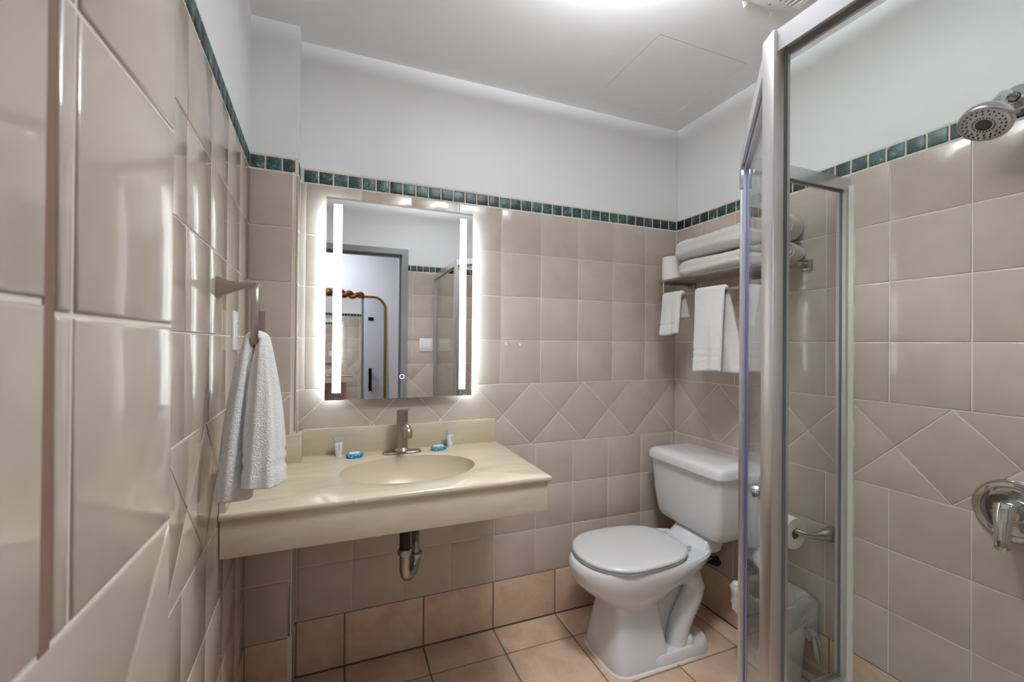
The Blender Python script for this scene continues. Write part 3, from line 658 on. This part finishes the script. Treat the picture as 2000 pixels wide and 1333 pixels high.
def draped(name, y0, y1, zf, zbk, flare, tk, bands, label, ns=90, ny=26, backshift=0.0, seed=0, split=0.016):
    """towel folded over the bar; front leg on the room side; loft of closed sections along y"""
    rnd = random.Random(seed); r0 = .0075+.001
    secs = []
    for j in range(ny+1):
        q = j/ny; yy = y0+(y1-y0)*q; e = min(1, math.sin(math.pi*min(max(q, .0), 1.0))*6+.25)
        T_ = tk*(.55+.45*e); mid = []
        nf, na, nbk = 46, 12, 36
        for i in range(nf): mid.append(('f', zf+(BZ-zf)*i/nf))
        for i in range(na+1): mid.append(('a', math.pi*i/na))
        for i in range(1, nbk+1): mid.append(('b', BZ+(zbk-BZ)*i/nbk))
        outer, inner = [], []
        for k, v in mid:
            if k == 'a':
                rr = r0+T_; outer.append((BX-rr*math.cos(v), yy, BZ+rr*math.sin(v))); inner.append((BX-r0*math.cos(v), yy, BZ+r0*math.sin(v)))
            else:
                d = (BZ-v)/(BZ-min(zf, zbk)); fl_ = (q-.5)*flare*d
                wav = .004*d*math.sin(q*7+seed)+.003*d*math.sin(q*15+seed*2+v*9)
                rid = 0
                for b0_, b1_ in bands:
                    if b0_ < v-zf < b1_: rid = -.0042
                zz = v - (.006*math.sin(q*3+seed) if abs(v-zf) < .05 and k == 'f' else 0)
                if k == 'f':
                    sp_ = split*d; outer.append((BX-r0-T_-sp_-wav-rid, yy+fl_, zz)); inner.append((BX-r0-sp_*.9-wav, yy+fl_, zz))
                else:
                    sp_ = split*1.2*d; outer.append((BX+r0+T_+sp_+wav+rid, yy+fl_+backshift*d, zz)); inner.append((BX+r0+sp_*.9+wav, yy+fl_+backshift*d, zz))
        # rounded hems
        f0o, f0i, b0o, b0i = outer[0], inner[0], outer[-1], inner[-1]
        hf = ((f0o[0]+f0i[0])/2, f0o[1], f0o[2]-T_*.35); hb = ((b0o[0]+b0i[0])/2, b0o[1], b0o[2]-T_*.35)
        secs.append(outer+[hb]+inner[::-1]+[hf])
    return single(name, MB().loft(secs), 'terry', label, 'towel', 65, 'white towels on the rack bar')
draped('washcloth', -.152, -.272, 1.362, 1.44, .006, .013, [(.045, .049)], 'white washcloth hanging from the rack bar close to the corner', seed=1, backshift=-.03)
draped('hand_towel', -.362, -.520, 1.196, 1.195, .018, .012, [(.018, .021), (.055, .062), (.085, .092)], 'long white hand towel hanging in the middle of the rack bar', seed=2, backshift=-.085, split=.014)
draped('washcloth', -.602, -.690, 1.385, 1.44, .055, .013, [(.045, .049)], 'white washcloth hanging from the rack bar beside the shower door', seed=4, backshift=-.02)

def folded(y0, y1, z0, h, xc, hw, label, seed, sag):
    rings = []; N = 44; n = 44
    for i in range(N+1):
        q = i/N; e0 = 1-max(0, (.10-q)/.10)**2.2; e1 = 1-max(0, (q-.965)/.035)**2*.25
        sc = max(.18, math.sqrt(max(0, e0)))*1.0 if q < .10 else e1
        ex = (1-(max(0, .10-q)/.10)**3*.55)
        hh = h/2*sc*(1+.07*math.sin(q*5+seed)); zc = z0+h/2 + sag*(q-.5)
        rr = []
        for j in range(n):
            a = 2*math.pi*j/n; c, d = math.cos(a), math.sin(a)
            px = hw*ex*math.copysign(abs(c)**.62, c); pz = hh*math.copysign(abs(d)**.8, d)
            groove = -.006*math.exp(-((a-math.pi*1.0)/.16)**2)     # fold line on the room side
            bandr = -.0022 if any(b < q < b+.02 for b in (.52, .60, .66)) else 0
            wob = .002*math.sin(3*a+q*9+seed)+.0012*math.sin(11*q*3+4*a)
            rr.append((xc+px+(groove*-1 if c < 0 else 0)+wob*c+bandr*c*1, y0+(y1-y0)*q, zc+pz+wob*d+bandr*d))
        rings.append(rr)
    return MB().loft(rings)
for z0, h, y0, y1, xc, hw, lab, sd, sag in ((1.634, .082, -.205, -.712, 1.608, .098, 'folded white bath towel resting directly on the rack shelf', .4, .004), (1.722, .100, -.180, -.705, 1.606, .100, 'folded white bath towel on top of the other folded towel', 2.1, .012)):
    o = single('bath_towel', folded(y0, y1, z0, h, xc, hw, lab, sd, sag), 'terry', lab, 'towel', 70, 'folded bath towels on the rack shelf')
    zc = z0+h/2+sag*.5; sp = []
    for i in range(70):
        a = i/69*math.pi*2*2.6; r = .006+.034*i/69; sp.append((1.598+r*math.cos(a)*1.15, y1-.004, zc+r*math.sin(a)*h/.092))
    part('rolled_end', MB().tube(sp, .0042, 8), 'terry', o, 70)
def roll(name, c, axis, r, L, label, core=.02):
    a = Vector(axis); t = thing(name, label, 'toilet paper', Vector(c))
    part('paper', MB().lathe([(core, 0), (r*.985, 0), (r, .003), (r, L-.003), (r*.985, L), (core, L), (core, 0)], c, axis, 48), 'paper', t, 40)
    part('core', MB().lathe([(core, .0005), (core-.0015, .0005), (core-.0015, L-.0005), (core, L-.0005)], c, axis, 32), 'card', t, 40)
    return t
roll('toilet_roll', (1.572, -.132, 1.6335), (0, 0, 1), .054, .118, 'spare white toilet roll standing upright on the rack shelf')

# ------------------------------------------------------------------ toilet paper holder
t = thing('paper_holder', 'brushed nickel toilet paper holder on the right wall beside the shower', 'holder', (WX, -.80, .60))
path = [(WX+.001, -.815, .606), (WX-.012, -.812, .606), (WX-.03, -.803, .602), (WX-.055, -.790, .598), (WX-.080, -.772, .601), (WX-.092, -.752, .604), (WX-.094, -.72, .605), (WX-.094, -.60, .605)]
part('arm', MB().tube(path, [.030, .028, .020, .0135, .011, .0095, .0085, .0085], 20, flat=[(1, .8), (1, .8), (1, .75), (1, .65), (1, .7), (1, 1), (1, 1), (1, 1)]), 'brushed_nickel', t, 50)
roll('toilet_roll', (WX-.094, -.742, .592), (0, 1, 0), .059, .112, 'white toilet roll hanging on the nickel holder', .0205)

# ------------------------------------------------------------------ waste bin and bag
bx, by = 1.590, -.662
def binring(z, hx, hy, e=6, dx=0, dy=0, n=56): return sring(bx+dx, by+dy, z, hx, hy, e, n)
t = thing('waste_bin', 'white plastic waste bin standing between the toilet and the shower', 'bin', (bx, by, 0))
part('body', MB().loft([binring(0, .085, .074), binring(.006, .088, .077), binring(.33, .108, .097), binring(.33, .103, .092), binring(.01, .084, .073)], True, True), 'white_plastic', t, 40)
part('rim', MB().loft([binring(.318, .110, .099), binring(.336, .112, .101), binring(.338, .106, .095), binring(.318, .105, .094)], False, False), 'white_plastic', t, 40)
def bag():
    rnd = random.Random(5); rings = []; n = 72
    prof = [(.235, .1375, .103), (.245, .143, .109), (.275, .147, .112), (.305, .150, .114), (.33, .152, .116), (.343, .148, .113), (.350, .138, .104), (.343, .128, .094), (.32, .122, .09), (.27, .117, .085)]
    for i, (z, hx, hy) in enumerate(prof):
        r = binring(z, hx-.0335, hy-.010, 5, n=n); rr = []
        for j, (x, y, zz) in enumerate(r):
            a = 2*math.pi*j/n; amp = .004+.004*(z < .3)
            d = amp*(math.sin(7*a+i*.9)+.7*math.sin(13*a-i*1.3)+.5*math.sin(23*a+i*2.1))
            bul = .022*math.exp(-((a-5.45)/.35)**2)*(1 if .24 < z < .345 else .3)
            dz = (.012*math.sin(3*a+1)+.008*math.sin(8*a)) if i < 2 else .006*math.sin(5*a+2)
            pull = -.045*math.exp(-((a-5.5)/.3)**2) if i < 2 else 0
            c, s = math.cos(a), math.sin(a); rr.append((x+c*(d+bul), y+s*(d+bul), zz+dz+pull))
        rings.append(rr)
    return MB().loft(rings, False, False)
t = thing('bin_liner', 'crumpled white plastic liner tied over the rim of the waste bin', 'bag', (bx, by, .2))
part('film', bag(), 'bag_film', t, 70)
kx, ky, kz = bx+.078, by-.112, .228
part('knot', MB().lathe([(.0, -.016), (.008, -.014), (.013, -.006), (.010, .004), (.016, .014), (.020, .026)], (kx, ky, kz), (-.35, .25, 1), 14), 'bag_film', t, 60)
lp = [(kx, ky, kz), (kx+.006, ky-.002, kz-.03), (kx+.012, ky-.004, kz-.07), (kx+.020, ky-.006, kz-.11), (kx+.030, ky-.008, kz-.125), (kx+.041, ky-.008, kz-.115), (kx+.042, ky-.008, kz-.085), (kx+.034, ky-.006, kz-.05), (kx+.018, ky-.003, kz-.018), (kx+.002, ky, kz-.002)]
part('tie_loop', MB().tube(lp, [.006, .008, .009, .008, .007, .007, .008, .009, .008, .006], 10, flat=(.45, 1.0)), 'bag_film', t, 60)

# ------------------------------------------------------------------ shower
XA, YA, XB, YB, ZT, ZB_ = 1.213, -.855, .790, -1.278, 1.915, .085
pw_, pA, pB, pE = (WX, YA), (XA, YA), (XB, YB), (XB, YF)
tray = MB()
foot = [(WX-.001, YA+.035), (XA-.015, YA+.035), (XB-.035, YB+.014), (XB-.035, YF+.001), (WX-.001, YF+.001)]
inn = [(WX-.001, YA-.035), (XA+.014, YA-.035), (XB+.035, YB-.015), (XB+.035, YF+.001), (WX-.001, YF+.001)]
low = [(x*.9+1.35*.1, y*.9-1.5*.1, .03) for x, y in inn]
rings = [[(x, y, 0) for x, y in foot], [(x, y, .075) for x, y in foot], [(x+(1.3-x)*.004, y+(-1.5-y)*.004, .082) for x, y in foot], [(x, y, .082) for x, y in inn], [(x, y, .035) for x, y in inn], low]
tray.loft(rings, True, True)
single('shower_tray', tray, 'white_plastic', 'white neo angle shower tray under the glass enclosure', 'shower tray', 30)
t = thing('shower_enclosure', 'neo angle shower enclosure of clear glass and bright aluminium frame', 'shower', (1.25, -1.45, .082))
part('wall_jamb', MB().bar((WX-.0005, YA), (WX-.024, YA), .032, ZB_, ZT-.002), 'jamb_aluminium', t)
part('wall_jamb', MB().bar((XB, YF+.001), (XB, YF+.024), .032, ZB_, ZT-.002), 'satin_aluminium', t)
for a, b in ((pw_, pA), (pA, pB), (pB, pE)):
    h = part('header_rail', MB().bar(a, b, .034, ZT-.042, ZT), 'aluminium', t, 0)
    part('gasket', MB().bar(a, b, .010, ZT-.046, ZT-.0415), 'rubber', h, 0)
    h = part('sill_rail', MB().bar(a, b, .034, ZB_-.003, ZB_+.034), 'aluminium', t, 0)
    part('gasket', MB().bar(a, b, .010, ZB_+.0335, ZB_+.039), 'rubber', h, 0)
def post(x, y, rot, wdt, name='corner_post'):
    M = Matrix.Translation((x, y, 0)) @ Matrix.Rotation(rot, 4, 'Z')
    return part(name, MB().rbox((-wdt/2, -wdt*.42, ZB_-.002), (wdt/2, wdt*.42, ZT+.001), .003, 2, M), 'satin_aluminium', t)
post(XB, YB, R(67.5), .040); post(XA, YA, R(22.5), .030)
def along(a, b, d):
    v = Vector((b[0]-a[0], b[1]-a[1])).normalized(); return (a[0]+v.x*d, a[1]+v.y*d)
# side and front panes
part('glass_pane', MB().bar(along(pw_, pA, .02), along(pA, pw_, .012), .006, ZB_+.03, ZT-.04), 'clear_glass', t, 0)
part('glass_pane', MB().bar(along(pB, pE, .012), along(pE, pB, .02), .006, ZB_+.03, ZT-.04), 'clear_glass', t, 0)
part('edge_gasket', MB().bar(along(pB, pE, .0205), along(pB, pE, .0225), .008, ZB_+.03, ZT-.04), 'rubber', t, 0)
part('edge_gasket', MB().bar(along(pw_, pA, .024), along(pw_, pA, .0265), .008, ZB_+.03, ZT-.04), 'rubber', t, 0)
# door between the two posts
dr = part('door_pane', MB().bar(along(pA, pB, .05), along(pB, pA, .045), .006, ZB_+.05, ZT-.055), 'clear_glass', t, 0)
part('door_stile', MB().bar(along(pA, pB, .022), along(pA, pB, .052), .022, ZB_+.045, ZT-.05), 'aluminium', dr, 0)
part('door_stile', MB().bar(along(pB, pA, .026), along(pB, pA, .048), .020, ZB_+.045, ZT-.05), 'aluminium', dr, 0)
for a0, a1, z0, z1 in ((.05, .046, ZB_+.04, ZB_+.058), (.05, .046, ZT-.062, ZT-.048)): part('door_rail', MB().bar(along(pA, pB, a0), along(pB, pA, a1), .016, z0, z1), 'aluminium', dr, 0)
nv = Vector((-1, 1, 0)).normalized(); sv = along(pA, pB, .06)
part('door_seal', MB().bar(along(pA, pB, .053), along(pA, pB, .075), .010, ZB_+.055, ZT-.06), 'purple_vinyl', dr, 0, label='translucent purple vinyl seal')
pv = along(pA, pB, .036)
part('pivot', MB().lathe([(.009, 0), (.009, .05), (.006, .058), (0, .058)], (pv[0]+nv.x*.012, pv[1]+nv.y*.012, ZT-.11), n=16, cap0=True), 'chrome', dr)
kp = along(pB, pA, .062)
for s in (1, -1):
    c = Vector((kp[0], kp[1], 1.0)); a = nv*s
    part('knob', MB().lathe([(.006, .002), (.006, .014), (.012, .016), (.0165, .021), (.0165, .027), (.012, .032), (0, .034)], c, a, 24), 'chrome', dr)
part('hinge_plate', MB().bar(along(pB, pA, .030), along(pB, pA, .040), .026, 1.72, 1.745), 'black_metal', dr, 0); part('hinge_plate', MB().bar(along(pB, pA, .030), along(pB, pA, .040), .026, .70, .78), 'black_metal', dr, 0)
cl = MB(); n = 60
rr = [[(WX-.0005, YA-.0165+.0, .09+1.80*i/n), (WX-.0005, YA-.032-.003*random.random(), .09+1.80*i/n), (WX-.005-.002*random.random(), YA-.029-.003*random.random(), .09+1.80*i/n), (WX-.010, YA-.0165, .09+1.80*i/n)] for i in range(n+1)]
part('caulk_bead', cl.loft(rr), 'caulk', t, 0)

# shower head
HY = -1.287
t = thing('shower_sprayer', 'chrome wall mounted shower head with perforated round face', 'shower head', (WX, HY, 1.99))
part('flange', MB().lathe([(.0, 0), (.036, 0), (.036, .004), (.030, .010), (.016, .014), (.013, .016)], (WX, HY, 1.990), (-1, 0, 0), 32), 'chrome', t)
armp = [(WX, HY, 1.990), (WX-.03, HY, 1.991), (WX-.055, HY, 1.990), (WX-.075, HY, 1.984), (WX-.090, HY, 1.972), (WX-.103, HY, 1.955)]
part('arm', MB().tube(armp, .0115, 16), 'chrome', t)
fd = Vector((-.62, .10, -.80)).normalized(); ho = Vector((WX-.101, HY, 1.958))
hd = part('head', MB().lathe([(.013, 0), (.017, .004), (.019, .012), (.017, .020), (.020, .028), (.034, .040), (.048, .054), (.0535, .066), (.0545, .078), (.052, .084), (.049, .085)], ho, fd, 40), 'chrome', t, 50)
part('spray_face', MB().lathe([(.0, .0845), (.047, .0845), (.0495, .0835)], ho, fd, 40), 'satin_aluminium', hd)
uu = fd.cross(Vector((0, 0, 1))).normalized(); vv = fd.cross(uu)
noz = MB()
for rad, cnt, s in ((.0215, 22, .0017), (.033, 16, .0021), (.0415, 24, .0023)):
    for k in range(cnt):
        a = 2*math.pi*(k+.5*(rad > .04))/cnt; noz.lathe([(s, .084), (s*.9, .0865), (0, .0867)], ho+uu*(rad*math.cos(a))+vv*(rad*math.sin(a)), fd, 7)
o = part('nozzles', noz, 'black', hd); 
part('centre_disc', MB().lathe([(.0165, .0845), (.016, .0865), (.0, .0868)], ho, fd, 28), 'black', hd)
part('mode_tab', MB().tube([ho+fd*.070-uu*.050, ho+fd*.080-uu*.062], .009, 10, flat=(.6, 1)), 'chrome', hd)
# shower valve
t = thing('shower_valve', 'round chrome shower valve plate with single lever handle', 'shower valve', (WX, -1.284, .77))
vc = (WX, -1.284, .862)
pl_ = part('escutcheon', MB().lathe([(.0, .012), (.05, .012), (.062, .010), (.070, .009), (.075, .013), (.080, .013), (.084, .008), (.085, 0)], vc, (-1, 0, 0), 56), 'chrome', t, 50)
part('screw', MB().lathe([(.0045, .0115), (.0045, .0135), (.0, .0135)], (WX, -1.245, .912), (-1, 0, 0), 12), 'satin_aluminium', pl_)
part('hub', MB().lathe([(.032, .010), (.030, .03), (.0285, .052), (.024, .062), (0, .066)], vc, (-1, 0, 0), 32), 'chrome', t, 50)
lv = part('lever', MB().tube([(WX-.052, -1.285, .885), (WX-.064, -1.286, .862), (WX-.074, -1.288, .83), (WX-.082, -1.290, .80), (WX-.086, -1.291, .778), (WX-.0865, -1.291, .772)], [.0235, .0215, .0175, .0165, .0155, .010], 18, flat=(.55, 1), up=(1, 0, 0)), 'chrome', t, 60)
for dz in (0, -.0035):
    part('maker_mark', MB().rbox((WX-.0755, -1.2965, .856+dz), (WX-.0735, -1.2795, .8574+dz), .0003, 1), 'print_grey', lv)

# ------------------------------------------------------------------ ceiling vent
t = thing('ceiling_vent', 'white louvred exhaust vent grille on the ceiling', 'vent', (1.36, -.93, ZC))
vx0, vx1, vy0, vy1 = 1.235, 1.478, -1.058, -.812
for a, b in (((vx0, vy0), (vx1, vy0+.04)), ((vx0, vy1-.04), (vx1, vy1)), ((vx0, vy0+.038), (vx0+.04, vy1-.038)), ((vx1-.04, vy0+.038), (vx1, vy1-.038))):
    part('frame', MB().rbox((*a, ZC-.012), (*b, ZC+.001), .003), 'white_plastic', t)
part('duct', MB().box((vx0+.03, vy0+.03, ZC-.0015), (vx1-.03, vy1-.03, ZC+.001)), 'dark_gap', t, 0)
for k in range(9):
    x = vx0+.048+k*.0185; M = Matrix.Translation((x, (vy0+vy1)/2, ZC-.008)) @ Matrix.Rotation(R(35), 4, 'Y'); part('louvre', MB().rbox((-.0075, -.084, -.0009), (.0075, .084, .0009), .0006, 1, M), 'white_plastic', t)
part('screw', MB().lathe([(.004, -.0118), (.004, -.0135), (0, -.014)], (vx0+.115, vy1-.018, ZC), n=10), 'print_grey', t)
for a, b, c in (((1.285, -.800), (1.262, -.795), (1.278, -.788)), ((1.41, -.806), (1.372, -.812), (1.395, -.792))):
    mb = MB().add([(*a, ZC-.001), (*b, ZC-.002), (*c, ZC-.014), (a[0], a[1], ZC-.003), (b[0], b[1], ZC-.004), (c[0], c[1], ZC-.016)], [(0, 1, 2), (3, 5, 4), (0, 3, 4, 1), (1, 4, 5, 2), (2, 5, 3, 0)]); part('paint_flake', mb, 'ceiling_paint', t, 0)

# ------------------------------------------------------------------ switches by the doorway
t = thing('light_switch', 'white double rocker switch plate beside the doorway', 'switch', (.71, YF, 1.23))
sx, sz = .708, 1.288
part('plate', MB().rbox((sx-.058, YF-.001, sz-.058), (sx+.058, YF+.006, sz+.058), .003), 'white_plastic', t)
for dx in (-.024, .024): part('rocker', MB().rbox((sx+dx-.0165, YF+.004, sz-.033), (sx+dx+.0165, YF+.010, sz+.033), .002), 'white_plastic', t)

# ------------------------------------------------------------------ bedroom things seen in the mirror
GX, GY, GW, GZ1, GR = -.12, -3.27, .60, 1.82, .13
t = thing('gold_mirror', 'large gold framed standing mirror with carved crest in the bedroom', 'mirror', (GX, GY, 0))
def outline(w_, z0, z1, r): return [(w_, z0)] + [(w_-r+r*math.cos(a), z1-r+r*math.sin(a)) for a in [i*math.pi/24 for i in range(13)]] + [(-w_+r+r*math.cos(a), z1-r+r*math.sin(a)) for a in [math.pi/2+i*math.pi/24 for i in range(13)]] + [(-w_, z0)]
MG = Matrix.Translation((GX, GY, 0)) @ Matrix.Rotation(R(-4.75), 4, 'Z') @ Matrix.Rotation(R(1.3), 4, 'X')
def gm(mb): mb.v = [tuple(MG @ Vector(p)) for p in mb.v]; return mb
ol = outline(GW-.008, .06, GZ1-.008, GR)
part('mirror_glass', gm(MB().loft([[(x, .0, z) for x, z in ol], [(x, -.008, z) for x, z in ol]])), 'mirror_silver', t, 0)
part('frame', gm(MB().tube([(x, .004, z) for x, z in outline(GW, .05, GZ1, GR)]+[(GW, .004, .05)], .013, 10)), 'gold', t, 60)
cr = MB()
cr.lathe([(0, .03), (.025, .025), (.045, .0), (.03, -.02), (0, -.025)], (0, .01, GZ1+.03), (0, 1, 0), 20)
for s in (-1, 1):
    for j, (x0, x1, h, rr_) in enumerate(((.0, .17, .05, .036), (.08, .27, .024, .030), (.19, .37, .006, .024))):
        pts = [(s*(x0+(x1-x0)*q), .012, GZ1+h*math.sin(math.pi*q)+.018*math.sin(q*9+j)) for q in [i/14 for i in range(15)]]
        cr.tube(pts, [rr_*(.4+.6*math.sin(math.pi*min(1, q*1.0))) for q in [i/14 for i in range(15)]], 10)
    sp = [(s*(.33+.03*(1-i/24)*math.cos(i*.5)), .016, GZ1+.012+.03*(1-i/24)*math.sin(i*.5)) for i in range(24)]; cr.tube(sp, .013, 8)
part('crest', gm(cr), 'antique_gold', t, 60, label='carved leaf crest')
for s in (-1, 1): part('foot', gm(MB().rbox((s*GW*.8-.03, -.02, .0), (s*GW*.8+.03, .02, .06), .004)), 'gold', t)
t = thing('barn_door', 'white sliding door with black pull handle on the bedroom side', 'door', (.93, YF-.20, 0))
part('door_leaf', MB().rbox((.487, YF-.215, .012), (1.36, YF-.175, 2.08), .003), 'door_paint', t)
for z0, z1 in ((.07, .25), (1.0, 1.12), (1.95, 2.06)): pass
hn = part('pull_handle', MB().tube([(.553, YF-.262, .69), (.553, YF-.262, 1.00)], .021, 14), 'black_metal', t)
for z in (.745, .945): part('handle_post', MB().tube([(.553, YF-.214, z), (.553, YF-.262, z)], .017, 12), 'black_metal', hn)
part('hanger_clip', MB().rbox((.535, YF-.224, 1.655), (.605, YF-.212, 1.70), .002), 'black_metal', t)
single('door_rail', MB().rbox((-.2, YF-.20, 2.125), (1.5, YF-.185, 2.165), .002), 'black_metal', 'black steel rail above the sliding bedroom door', 'rail')
